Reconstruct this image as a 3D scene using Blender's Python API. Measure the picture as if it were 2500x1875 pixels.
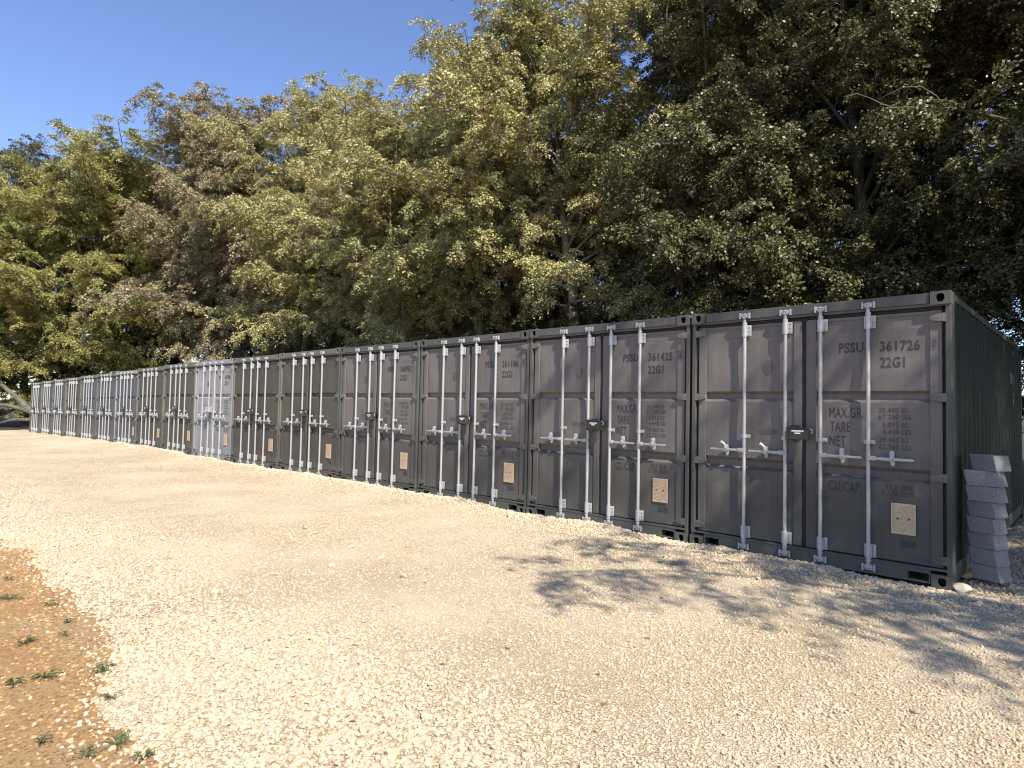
import bpy, bmesh, math, random
import numpy as np
from mathutils import Matrix, Vector
R_ = math.radians
for o in list(bpy.data.objects): bpy.data.objects.remove(o)
SC = bpy.context.scene
COL = SC.collection

# ------------------------------------------------------------------ camera
cam_d = bpy.data.cameras.new('camera'); cam = bpy.data.objects.new('camera', cam_d); COL.objects.link(cam)
CX, CY, CZ, YAW, PIT, ROL, FPX = 0.9866, -6.5552, 1.4775, -0.7585, 0.0394, 0.0209, 1539.69
fwd = Vector((math.sin(YAW)*math.cos(PIT), math.cos(YAW)*math.cos(PIT), math.sin(PIT)))
rt = Vector((math.cos(YAW), -math.sin(YAW), 0)); up = rt.cross(fwd)
rr = rt*math.cos(ROL)+up*math.sin(ROL); uu = -rt*math.sin(ROL)+up*math.cos(ROL)
cam.matrix_world = Matrix(((rr.x, uu.x, -fwd.x, CX), (rr.y, uu.y, -fwd.y, CY), (rr.z, uu.z, -fwd.z, CZ), (0, 0, 0, 1)))
cam_d.sensor_width = 36; cam_d.lens = 36*FPX/2500; cam_d.clip_start = 0.05; cam_d.clip_end = 2000
SC.camera = cam
# ------------------------------------------------------------------ world, sun, exposure
SUN_EL = R_(46); SAX = Vector((1, -0.38)).normalized()         # horizontal direction towards the sun
SUN_ROT = math.atan2(SAX.x, SAX.y)
W = bpy.data.worlds.new('World'); SC.world = W; W.use_nodes = True
nt = W.node_tree; nt.nodes.clear()
sky = nt.nodes.new('ShaderNodeTexSky'); sky.sky_type = 'NISHITA'; sky.sun_disc = False
sky.sun_elevation = SUN_EL; sky.sun_rotation = SUN_ROT; sky.air_density = 1.0; sky.dust_density = 0.3; sky.ozone_density = 3.0
bg = nt.nodes.new('ShaderNodeBackground'); bg.inputs[1].default_value = 0.132
wo = nt.nodes.new('ShaderNodeOutputWorld'); hs = nt.nodes.new('ShaderNodeHueSaturation'); hs.inputs['Saturation'].default_value = 1.06; hs.inputs['Hue'].default_value = 0.512
nt.links.new(sky.outputs[0], hs.inputs['Color']); nt.links.new(hs.outputs[0], bg.inputs[0]); nt.links.new(bg.outputs[0], wo.inputs[0])
sl = bpy.data.lights.new('sun', 'SUN'); sl.energy = 5.0; sl.angle = R_(0.53); sl.color = (1, 0.93, 0.82)
sun = bpy.data.objects.new('sun', sl); COL.objects.link(sun)
sd = Vector((SAX.x*math.cos(SUN_EL), SAX.y*math.cos(SUN_EL), math.sin(SUN_EL)))
sun.rotation_euler = sd.to_track_quat('Z', 'Y').to_euler(); sun.location = (20, -5, 25)
SC.view_settings.view_transform = 'Standard'; SC.view_settings.look = 'None'
SC.view_settings.exposure = 0.79; SC.view_settings.gamma = 1.0; SC.view_settings.use_curve_mapping = False
SC.render.engine = 'CYCLES'
SC.cycles.filter_width = 1.15; SC.cycles.max_bounces = 6; SC.cycles.diffuse_bounces = 1; SC.cycles.transmission_bounces = 4; SC.cycles.transparent_max_bounces = 8

# ------------------------------------------------------------------ material helpers
def mat(name):
    m = bpy.data.materials.new(name); m.use_nodes = True
    n = m.node_tree; b = n.nodes['Principled BSDF']
    return m, n, b
def N(n, t, **k):
    x = n.nodes.new(t)
    for a, v in k.items():
        if a.startswith('i_'):
            key = a[2:]; key = int(key) if key.isdigit() else key.replace('_', ' ')
            x.inputs[key].default_value = v
        else: setattr(x, a, v)
    return x
def ramp(n, src, stops):
    r = n.nodes.new('ShaderNodeValToRGB'); e = r.color_ramp.elements
    while len(e) < len(stops): e.new(0.5)
    for i, (p, c) in enumerate(stops):
        e[i].position = p; e[i].color = (*c, 1) if len(c) == 3 else c
    n.links.new(src, r.inputs[0]); return r.outputs[0]
def mix(n, f, a, b, bt='MIX'):
    m = n.nodes.new('ShaderNodeMix'); m.data_type = 'RGBA'; m.blend_type = bt
    for s, v in ((0, f), (6, a), (7, b)):
        if isinstance(v, bpy.types.NodeSocket): n.links.new(v, m.inputs[s])
        else: m.inputs[s].default_value = v if s == 0 else (*v, 1)
    return m.outputs[2]
def math_(n, op, a, b=0.0, clamp=False):
    m = n.nodes.new('ShaderNodeMath'); m.operation = op; m.use_clamp = clamp
    for s, v in ((0, a), (1, b)):
        if isinstance(v, bpy.types.NodeSocket): n.links.new(v, m.inputs[s])
        else: m.inputs[s].default_value = v
    return m.outputs[0]
def noise(n, co, scale, detail=4, rough=0.55, out='Fac'):
    t = N(n, 'ShaderNodeTexNoise'); t.inputs['Scale'].default_value = scale; t.inputs['Detail'].default_value = detail
    t.inputs['Roughness'].default_value = rough
    if co is not None: n.links.new(co, t.inputs['Vector'])
    return t.outputs[out]
def bump(n, b, h, strength, dist):
    x = N(n, 'ShaderNodeBump'); x.inputs['Strength'].default_value = strength; x.inputs['Distance'].default_value = dist
    n.links.new(h, x.inputs['Height']); n.links.new(x.outputs[0], b.inputs['Normal'])
def coords(n, kind='Object', scale=None):
    c = n.nodes.new('ShaderNodeTexCoord').outputs[kind]
    if scale:
        mp = n.nodes.new('ShaderNodeMapping'); mp.inputs['Scale'].default_value = scale
        n.links.new(c, mp.inputs[0]); c = mp.outputs[0]
    return c
def setin(b, **k):
    for a, v in k.items(): b.inputs[a.replace('_', ' ')].default_value = v
def worldpos(n): return n.nodes.new('ShaderNodeNewGeometry').outputs['Position']

def paint(name, top, low, amount=1.0, rough=0.55, split=1.0):
    """weathered container paint: chalky fade on the upper panels, original colour below; streaks, scuffs and rust specks"""
    m, n, b = mat(name)
    g = worldpos(n); oi = N(n, 'ShaderNodeObjectInfo')
    sep = N(n, 'ShaderNodeSeparateXYZ'); n.links.new(g, sep.inputs[0])
    n1 = noise(n, g, 1.3, 5, 0.6)
    mp = N(n, 'ShaderNodeMapping'); mp.inputs['Scale'].default_value = (9, 9, 0.5); n.links.new(g, mp.inputs[0])
    st = noise(n, mp.outputs[0], 1.6, 5, 0.65)
    fine = noise(n, g, 45, 4, 0.7)
    z = math_(n, 'ADD', sep.outputs[2], math_(n, 'MULTIPLY', math_(n, 'SUBTRACT', n1, 0.5), 0.5))
    f = N(n, 'ShaderNodeMapRange'); f.interpolation_type = 'SMOOTHSTEP'
    n.links.new(z, f.inputs[0]); f.inputs[1].default_value = split-0.35; f.inputs[2].default_value = split+0.25
    f.inputs[3].default_value = 0; f.inputs[4].default_value = amount
    c = mix(n, f.outputs[0], low, top)
    v = math_(n, 'ADD', 0.52, math_(n, 'ADD', math_(n, 'MULTIPLY', st, 0.62), math_(n, 'MULTIPLY', n1, 0.33)))
    vm = N(n, 'ShaderNodeVectorMath', operation='SCALE'); n.links.new(c, vm.inputs[0]); n.links.new(v, vm.inputs['Scale'])
    dust = ramp(n, noise(n, g, 2.7, 8, 0.75), [(0.55, (0, 0, 0)), (0.8, (1, 1, 1))])
    c2 = mix(n, math_(n, 'MULTIPLY', dust, 0.25 if sum(top) > .1 else .04), vm.outputs[0], (0.20, 0.185, 0.16))
    rs = ramp(n, noise(n, g, 17, 7, 0.8), [(0.71, (0, 0, 0)), (0.74, (1, 1, 1))])
    c3 = mix(n, math_(n, 'MULTIPLY', rs, 0.5), c2, (0.035, 0.022, 0.016))
    mr_ = N(n, 'ShaderNodeMapping'); mr_.inputs['Scale'].default_value = (26, 26, 1.1); n.links.new(g, mr_.inputs[0])
    run = ramp(n, noise(n, mr_.outputs[0], 1.0, 5, 0.7), [(0.64, (0, 0, 0)), (0.74, (1, 1, 1))])
    c3 = mix(n, math_(n, 'MULTIPLY', run, 0.45), c3, (0.075, 0.045, 0.030) if sum(top) > .1 else (.012, .014, .010))
    scr = ramp(n, noise(n, g, 7, 9, 0.85), [(0.66, (0, 0, 0)), (0.70, (1, 1, 1))])
    c3 = mix(n, math_(n, 'MULTIPLY', scr, 0.22), c3, (0.22, 0.20, 0.19) if sum(top) > .1 else (.03, .04, .03))
    low_d = N(n, 'ShaderNodeMapRange'); n.links.new(sep.outputs[2], low_d.inputs[0])
    low_d.inputs[1].default_value = 0.45; low_d.inputs[2].default_value = 0.0; low_d.inputs[3].default_value = 0; low_d.inputs[4].default_value = 0.3
    c4 = mix(n, math_(n, 'MULTIPLY', low_d.outputs[0], fine), c3, (0.3, 0.27, 0.22) if sum(top) > .1 else (.05, .05, .04))
    n.links.new(c4, b.inputs['Base Color']); setin(b, Roughness=rough)
    n.links.new(math_(n, 'ADD', rough-0.12, math_(n, 'MULTIPLY', st, 0.25)), b.inputs['Roughness'])
    b.inputs['Specular IOR Level'].default_value = 0.35
    h = math_(n, 'ADD', math_(n, 'MULTIPLY', n1, 1.0), math_(n, 'MULTIPLY', fine, 0.04))
    bump(n, b, h, 0.5, 0.02)
    return m
def simple(name, c, rough=0.6, metal=0.0, var=0.25, sc=20, bmp=0.0, spec=0.4):
    m, n, b = mat(name); g = worldpos(n)
    f = noise(n, g, sc, 5, 0.65); lo = tuple(x*(1-var) for x in c); hi = tuple(min(1, x*(1+var)) for x in c)
    n.links.new(ramp(n, f, [(0.3, lo), (0.7, hi)]), b.inputs['Base Color'])
    setin(b, Roughness=rough, Metallic=metal); b.inputs['Specular IOR Level'].default_value = spec
    if bmp: bump(n, b, noise(n, g, sc*3, 5, 0.7), 0.6, bmp)
    return m

M = {}
M['mauve'] = paint('mauve_paint', (0.146, 0.130, 0.121), (0.074, 0.069, 0.063))
M['mauve_frame'] = paint('mauve_frame_paint', (0.095, 0.088, 0.084), (0.055, 0.058, 0.056), 0.9)
M['greenframe'] = paint('green_frame_paint', (0.085, 0.086, 0.076), (0.050, 0.053, 0.049), 0.9)
M['brown'] = paint('brown_green_paint', (0.070, 0.060, 0.046), (0.064, 0.053, 0.046))
M['olive'] = paint('olive_paint', (0.078, 0.070, 0.050), (0.066, 0.057, 0.045))
M['oliveframe'] = paint('olive_frame_paint', (0.13, 0.135, 0.105), (0.082, 0.08, 0.066))
M['brownframe'] = paint('brown_frame_paint', (0.16, 0.125, 0.09), (0.1, 0.08, 0.06))
M['grey'] = paint('grey_paint', (0.27, 0.268, 0.275), (0.22, 0.22, 0.225))
M['blue'] = paint('slate_blue_paint', (0.082, 0.085, 0.100), (0.074, 0.072, 0.077), split=1.2)
M['side'] = paint('shaded_green_side_paint', (0.006, 0.011, 0.008), (0.004, 0.008, 0.006), rough=0.5)  # green paint, darkened further so the colour holds the tree shade
M['rubber'] = simple('black_rubber', (0.018, 0.014, 0.015), 0.7, 0, 0.3)
M['zinc'] = simple('galvanised_steel', (0.42, 0.425, 0.43), 0.48, 0.35, 0.12, 60, 0.0008, 0.5)
M['hole'] = simple('dark_hollow', (0.008, 0.008, 0.008), 0.9, 0, 0.1)
M['letter'] = simple('faded_black_lettering', (0.046, 0.042, 0.041), 0.7, 0, 0.35, 25)
M['letter_mid'] = simple('worn_small_lettering', (0.074, 0.066, 0.063), 0.7, 0, 0.4, 25)
M['letter_faint'] = simple('faint_lettering', (0.046, 0.045, 0.041), 0.7, 0, 0.4, 25)
M['ghost'] = simple('decal_ghost', (0.095, 0.086, 0.074), 0.65, 0, 0.25, 12)
M['plate'] = simple('tan_data_plate', (0.52, 0.38, 0.25), 0.55, 0.0, 0.10, 30)
M['plate_ink'] = simple('plate_print', (0.30, 0.20, 0.12), 0.6, 0.0, 0.1, 30)
M['lockbox'] = simple('dark_lock_box_paint', (0.040, 0.042, 0.040), 0.4, 0, 0.35, 25, 0.001)
M['label_white'] = simple('white_label', (0.75, 0.76, 0.76), 0.5, 0, 0.05)
M['white_mark'] = simple('worn_white_marking', (0.42, 0.43, 0.42), 0.6, 0, 0.3, 20)
M['concrete'] = simple('concrete_block', (0.30, 0.285, 0.28), 0.92, 0, 0.25, 60, 0.003, 0.2)
M['bark'] = simple('beech_bark', (0.12, 0.105, 0.078), 0.85, 0, 0.45, 5, 0.01, 0.2)
M['bark_lit'] = simple('sunlit_beech_bark', (0.32, 0.27, 0.20), 0.85, 0, 0.35, 5, 0.01, 0.2)  # bark colour lightened to carry the sun falling on the trunks

def leafmat(name, c1, c2, tr, trans=0.28, patch=None):
    m, n, b = mat(name); g = worldpos(n)
    f = noise(n, g, 0.55, 3, 0.6); f2 = noise(n, g, 9, 2, 0.6)
    f3 = noise(n, g, 40, 1, 0.5)
    c = mix(n, ramp(n, f2, [(0.35, (0, 0, 0)), (0.65, (1, 1, 1))]), c1, c2)
    if patch: c = mix(n, math_(n, 'MULTIPLY', ramp(n, f, [(0.48, (0, 0, 0)), (0.66, (1, 1, 1))]), 0.75), c, patch)
    vm = N(n, 'ShaderNodeVectorMath', operation='SCALE'); n.links.new(c, vm.inputs[0])
    n.links.new(math_(n, 'ADD', 0.55, math_(n, 'MULTIPLY', f3, 0.9)), vm.inputs['Scale'])
    n.links.new(vm.outputs[0], b.inputs['Base Color']); setin(b, Roughness=0.44); b.inputs['Specular IOR Level'].default_value = 0.42
    t = N(n, 'ShaderNodeBsdfTranslucent'); t.inputs[0].default_value = (*tr, 1)
    mx = N(n, 'ShaderNodeMixShader'); mx.inputs[0].default_value = trans
    n.links.new(b.outputs[0], mx.inputs[1]); n.links.new(t.outputs[0], mx.inputs[2])
    n.links.new(mx.outputs[0], n.nodes['Material Output'].inputs[0])
    return m
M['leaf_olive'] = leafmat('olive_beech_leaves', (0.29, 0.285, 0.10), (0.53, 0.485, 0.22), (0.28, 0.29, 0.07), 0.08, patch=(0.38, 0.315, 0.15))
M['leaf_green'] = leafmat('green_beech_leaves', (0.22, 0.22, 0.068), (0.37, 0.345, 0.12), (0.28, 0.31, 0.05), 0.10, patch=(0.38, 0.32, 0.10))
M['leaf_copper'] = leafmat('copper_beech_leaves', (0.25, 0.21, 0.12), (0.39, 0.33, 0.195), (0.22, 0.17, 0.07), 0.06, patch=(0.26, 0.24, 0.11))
M['leaf_shade'] = leafmat('shaded_green_leaves', (0.085, 0.090, 0.034), (0.150, 0.140, 0.060), (0.14, 0.14, 0.04), 0.08)  # leaf colour darkened to paint in the shade these trees stand in
M['weed'] = leafmat('weed_leaves', (0.085, 0.12, 0.05), (0.15, 0.17, 0.075), (0.1, 0.2, 0.03))

# ------------------------------------------------------------------ mesh helpers
class MB:
    def __init__(s): s.v = []; s.f = []
    def quad(s, a, b, c, d):
        i = len(s.v); s.v += [a, b, c, d]; s.f.append((i, i+1, i+2, i+3))
    def box(s, x0, x1, y0, y1, z0, z1, bev=0.0):
        i = len(s.v)
        if bev <= 0:
            s.v += [(x, y, z) for z in (z0, z1) for x, y in ((x0, y0), (x1, y0), (x1, y1), (x0, y1))]
            s.f += [(i, i+3, i+2, i+1), (i+4, i+5, i+6, i+7), (i, i+1, i+5, i+4), (i+1, i+2, i+6, i+5), (i+2, i+3, i+7, i+6), (i+3, i, i+4, i+7)]
        else:
            bm = bmesh.new(); bmesh.ops.create_cube(bm, size=1)
            for v in bm.verts: v.co = ((x0+x1)/2+v.co.x*(x1-x0), (y0+y1)/2+v.co.y*(y1-y0), (z0+z1)/2+v.co.z*(z1-z0))
            bmesh.ops.bevel(bm, geom=bm.edges[:], offset=bev, segments=2, profile=0.5, affect='EDGES')
            s.bm(bm)
    def bm(s, bm):
        i = len(s.v); bm.verts.index_update()
        s.v += [tuple(v.co) for v in bm.verts]; s.f += [tuple(i+v.index for v in f.verts) for f in bm.faces]; bm.free()
    def prism(s, pts, y0, y1):
        """polygon in x,z (counter-clockwise seen from -y) extruded from y0 (front) to y1"""
        i = len(s.v); n = len(pts)
        s.v += [(x, y0, z) for x, z in pts] + [(x, y1, z) for x, z in pts]
        s.f.append(tuple(range(i, i+n))); s.f.append(tuple(range(i+2*n-1, i+n-1, -1)))
        for k in range(n):
            a = i+k; b = i+(k+1) % n; s.f.append((b, a, a+n, b+n))
    def tube(s, pts, rad, seg=8, cap=True):
        pts = [Vector(p) for p in pts]; i = len(s.v); n = len(pts)
        ref = Vector((0, 0, 1)) if abs((pts[-1]-pts[0]).normalized().z) < 0.9 else Vector((1, 0, 0))
        for k, p in enumerate(pts):
            t = (pts[min(k+1, n-1)]-pts[max(k-1, 0)]).normalized()
            u = t.cross(ref).normalized(); w = t.cross(u)
            r = rad[k] if hasattr(rad, '__len__') else rad
            for j in range(seg):
                a = 2*math.pi*j/seg; q = p+u*(r*math.cos(a))+w*(r*math.sin(a)); s.v.append((q.x, q.y, q.z))
        for k in range(n-1):
            for j in range(seg):
                a = i+k*seg+j; b = i+k*seg+(j+1) % seg; s.f.append((a, b, b+seg, a+seg))
        if cap:
            s.f.append(tuple(i+j for j in range(seg-1, -1, -1))); s.f.append(tuple(i+(n-1)*seg+j for j in range(seg)))
    def mesh(s, name, smooth=False):
        me = bpy.data.meshes.new(name); me.from_pydata(s.v, [], s.f)
        bm = bmesh.new(); bm.from_mesh(me); bmesh.ops.recalc_face_normals(bm, faces=bm.faces); bm.to_mesh(me); bm.free()
        if smooth:
            me.polygons.foreach_set('use_smooth', [True]*len(me.polygons))
            try: me.set_sharp_from_angle(angle=R_(35))
            except Exception: pass
        me.update(); return me
    def build(s, name, m, parent=None, smooth=False):
        return link(name, s.mesh(name, smooth), m, parent)
def link(name, me, m, parent=None):
    o = bpy.data.objects.new(name, me); COL.objects.link(o)
    if m is not None: me.materials.append(m)
    if parent: o.parent = parent
    return o
def empty(name, loc=(0, 0, 0)):
    o = bpy.data.objects.new(name, None); COL.objects.link(o); o.location = loc; o.empty_display_size = 0.3; return o
def tag(o, label=None, cat=None, group=None, kind=None):
    if label: o['label'] = label
    if cat: o['category'] = cat
    if group: o['group'] = group
    if kind: o['kind'] = kind
    return o
def kids(o): return [c for c in ALLCH.get(o.name, [])]

# ------------------------------------------------------------------ ground heights
PITCH = 2.438+0.0222
KX = np.array([-k*PITCH for k in range(17)])
KM = np.array([-.012, .012, .035, .06, .055, .03, .025, .03, .085, .10, .11, .115, .10, .08, .075, .05, .03])
def vnoise(x, y, s, seed):
    """smooth value noise, vectorised"""
    x = np.asarray(x, float)/s; y = np.asarray(y, float)/s
    xi = np.floor(x).astype(np.int64); yi = np.floor(y).astype(np.int64); fx = x-xi; fy = y-yi
    fx = fx*fx*(3-2*fx); fy = fy*fy*(3-2*fy)
    def h(a, b):
        v = (a*374761393+b*668265263+seed*974634777) & 0x7fffffff
        v = ((v ^ (v >> 13))*1274126177) & 0x7fffffff
        return ((v ^ (v >> 16)) % 65536)/65536.0
    return (h(xi, yi)*(1-fx)+h(xi+1, yi)*fx)*(1-fy)+(h(xi, yi+1)*(1-fx)+h(xi+1, yi+1)*fx)*fy
def rowdrop(x): return -0.013*np.clip(-17.2-np.asarray(x, float), 0, 24)
def gz(x, y):
    x = np.asarray(x, float); y = np.asarray(y, float)
    base = rowdrop(x)
    m = np.interp(-x, -KX, KM)
    fr = (-x/PITCH) % 1.0; inrow = (x < 0.05) & (x > KX[-1])
    m = m+np.where(inrow, 0.03*np.sin(np.pi*fr)**2, 0)+(vnoise(x, y, .35, 5)-.5)*.03
    d = np.clip(-y/1.5, 0, 1); w = (1-d)**2*(1+2*d)
    front = np.where(y < 0.02, m*w, m)
    under = np.clip((y-0.03)/0.12, 0, 1)*np.where(inrow, 1, 0)
    z = base+front*(1-under)-under*0.03
    z = z+(vnoise(x, y, 2.2, 1)-.5)*.05*np.clip(-y/1.0+.2, .15, 1)+(vnoise(x, y, .7, 2)-.5)*.02*np.clip(-y/1.0+.2, .3, 1)
    sand = np.clip((-5.35-y)/.5, 0, 1)
    return z-sand*0.02+sand*(vnoise(x, y, .25, 3)-.5)*.025
def sand_mask(x, y):
    """> 0 on the sandy verge"""
    e = -5.37-.13*np.clip(x+3.8, 0, 6)+(vnoise(x, y, .8, 11)-.5)*.22+(vnoise(x, y, .2, 12)-.5)*.14-np.clip(-x-7.5, 0, 20)*0.06
    return e-y
def soil_mask(x, y):
    """> 0 on the woodland floor"""
    nz = (vnoise(x, y, 2.5, 21)-.5)*1.4+(vnoise(x, y, .5, 22)-.5)*.5
    back = y-7.3+nz*.5
    left = -x-43.0+nz+np.clip(-y, 0, 30)*-0.05
    rgt = np.where(x > 0.3, (y-5.5)+nz*.5, -9)
    far = -y-30+nz
    return np.maximum(np.maximum(back, left), np.maximum(rgt, far))

def axis(segs):
    out = []
    for a, b, st in segs:
        n = max(1, int(round((b-a)/st))); out += list(np.linspace(a, b, n, endpoint=False))
    out.append(segs[-1][1]); return np.array(out)
gx = axis([(-900, -100, 100), (-100, -60, 5), (-60, -30, .6), (-30, -14, .2), (-14, -8, .09), (-8, 2.5, .05), (2.5, 12, .4), (12, 60, 4), (60, 900, 120)])
gy = axis([(-900, -60, 120), (-60, -14, 3), (-14, -8, .5), (-8, 0.5, .05), (.5, 3, .15), (3, 9, .3), (9, 30, 1.5), (30, 100, 7), (100, 900, 100)])
GX, GY = np.meshgrid(gx, gy); GZ = gz(GX, GY)
nx, ny = len(gx), len(gy)
cxm = (GX[:-1, :-1]+GX[1:, 1:])/2; cym = (GY[:-1, :-1]+GY[1:, 1:])/2
smask = sand_mask(cxm, cym) > 0; wmask = soil_mask(cxm, cym) > 0
cls = np.where(wmask, 2, np.where(smask, 1, 0))
idx = np.arange(nx*ny).reshape(ny, nx)
Q = np.stack([idx[:-1, :-1], idx[:-1, 1:], idx[1:, 1:], idx[1:, :-1]], -1)
V = np.stack([GX, GY, GZ], -1).reshape(-1, 3)
def npmesh(name, verts, quads):
    me = bpy.data.meshes.new(name); nq = len(quads)
    me.vertices.add(len(verts)); me.vertices.foreach_set('co', verts.astype(np.float32).ravel())
    me.loops.add(nq*4); me.loops.foreach_set('vertex_index', quads.astype(np.int32).ravel())
    me.polygons.add(nq); me.polygons.foreach_set('loop_start', np.arange(0, nq*4, 4, dtype=np.int32))
    me.update(calc_edges=True); me.validate(); return me

def gravel_nodes(name, sandy=False, soil=False):
    m, n, b = mat(name); g = worldpos(n)
    if soil:
        c = ramp(n, noise(n, g, 3, 8, 0.7), [(0.3, (0.035, 0.026, 0.016)), (0.55, (0.075, 0.055, 0.032)), (0.75, (0.10, 0.09, 0.04))])
        n.links.new(c, b.inputs['Base Color']); setin(b, Roughness=0.95); bump(n, b, noise(n, g, 12, 8, 0.75), 1, 0.08)
        return m
    if sandy:
        big = noise(n, g, 1.6, 5, 0.6); fine = noise(n, g, 38, 8, 0.8); f2 = noise(n, g, 130, 3, 0.7)
        c = ramp(n, big, [(0.3, (0.74, 0.40, 0.15)), (0.5, (0.78, 0.48, 0.21)), (0.7, (0.78, 0.54, 0.29))])
        c = mix(n, ramp(n, fine, [(0.40, (1, 1, 1)), (0.52, (0, 0, 0))]), c, (0.36, 0.19, 0.09))
        c = mix(n, ramp(n, noise(n, g, 60, 4, 0.7), [(0.6, (0, 0, 0)), (0.72, (1, 1, 1))]), c, (0.66, 0.50, 0.33))
        n.links.new(c, b.inputs['Base Color']); setin(b, Roughness=0.95)
        h = math_(n, 'ADD', math_(n, 'MULTIPLY', fine, 1.0), math_(n, 'MULTIPLY', f2, 0.3)); bump(n, b, h, 1.0, 0.10)
        return m
    # crushed limestone: cells of stones with dusty joints, finer where traffic has ground it down
    wear = ramp(n, noise(n, g, 0.45, 4, 0.6), [(0.42, (0, 0, 0)), (0.62, (1, 1, 1))])
    dv = N(n, 'ShaderNodeVectorMath', operation='ADD'); n.links.new(g, dv.inputs[0])
    dn = N(n, 'ShaderNodeVectorMath', operation='SCALE'); n.links.new(noise(n, g, 30, 3, 0.6, 'Color'), dn.inputs[0]); dn.inputs['Scale'].default_value = 0.02
    n.links.new(dn.outputs[0], dv.inputs[1])
    def vor(sc, feat='F1'):
        v = N(n, 'ShaderNodeTexVoronoi', feature=feat); v.inputs['Scale'].default_value = sc; n.links.new(dv.outputs[0], v.inputs['Vector']); return v
    a = vor(55); e1 = vor(55, 'DISTANCE_TO_EDGE'); b2 = vor(110); e2 = vor(110, 'DISTANCE_TO_EDGE')
    sepc = N(n, 'ShaderNodeSeparateColor'); n.links.new(a.outputs['Color'], sepc.inputs[0])
    stone = ramp(n, sepc.outputs[0], [(0.0, (0.56, 0.465, 0.325)), (0.35, (0.67, 0.58, 0.425)), (0.8, (0.73, 0.645, 0.49)), (1.0, (0.58, 0.44, 0.28))])
    joint = ramp(n, e1.outputs['Distance'], [(0.0, (1, 1, 1)), (0.22, (0, 0, 0))])
    j2 = ramp(n, e2.outputs['Distance'], [(0.0, (1, 1, 1)), (0.2, (0, 0, 0))])
    c = mix(n, math_(n, 'MULTIPLY', joint, 0.85), stone, (0.33, 0.225, 0.125))
    c = mix(n, math_(n, 'MULTIPLY', j2, 0.45), c, (0.42, 0.33, 0.21))
    dustc = mix(n, noise(n, g, 90, 4, 0.7), (0.67, 0.57, 0.42), (0.75, 0.66, 0.50))
    c = mix(n, math_(n, 'MULTIPLY', wear, 0.6), c, dustc)
    blot = ramp(n, noise(n, g, 1.1, 6, 0.7), [(0.3, (0.90, 0.86, 0.80)), (0.6, (1, 1, 1))])
    c = mix(n, 1.0, c, blot, 'MULTIPLY')
    n.links.new(c, b.inputs['Base Color']); setin(b, Roughness=0.95); b.inputs['Specular IOR Level'].default_value = 0.15
    h = math_(n, 'ADD', math_(n, 'MULTIPLY', math_(n, 'MINIMUM', e1.outputs['Distance'], 0.3), 1.3), math_(n, 'MULTIPLY', math_(n, 'MINIMUM', e2.outputs['Distance'], 0.3), 0.6))
    h = math_(n, 'ADD', h, math_(n, 'MULTIPLY', noise(n, g, 60, 5, 0.7), 0.35))
    bump(n, b, h, 0.9, 0.018)
    return m
M['gravel'] = gravel_nodes('limestone_gravel'); M['sand'] = gravel_nodes('orange_sand', sandy=True); M['soil'] = gravel_nodes('woodland_soil', soil=True)
for ci, nm, mt in ((0, 'gravel_yard', 'gravel'), (1, 'sandy_ground', 'sand'), (2, 'ground', 'soil')):
    q = Q[cls == ci]; u, inv = np.unique(q, return_inverse=True)
    me = npmesh(nm, V[u], inv.reshape(-1, 4)); me.polygons.foreach_set('use_smooth', np.ones(len(q), bool))
    tag(link(nm, me, M[mt]), kind='structure')

# ------------------------------------------------------------------ loose stones (uncountable)
def stone_mat():
    m, n, b = mat('loose_limestone'); g = worldpos(n); oi = N(n, 'ShaderNodeObjectInfo')
    c = ramp(n, oi.outputs['Random'], [(0.0, (0.32, 0.24, 0.155)), (0.2, (0.415, 0.335, 0.225)), (0.6, (0.46, 0.385, 0.27)), (0.9, (0.51, 0.44, 0.32)), (0.955, (0.60, 0.42, 0.22)), (0.985, (0.36, 0.21, 0.15))])
    c = mix(n, ramp(n, noise(n, g, 70, 4, 0.7), [(0.35, (1, 1, 1)), (0.6, (0, 0, 0))]), c, (0.56, 0.46, 0.33))
    n.links.new(c, b.inputs['Base Color']); setin(b, Roughness=0.9); b.inputs['Specular IOR Level'].default_value = 0.2
    bump(n, b, noise(n, g, 120, 4, 0.7), 0.5, 0.004); return m
M['stone'] = stone_mat()
rng = np.random.default_rng(7)
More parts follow.
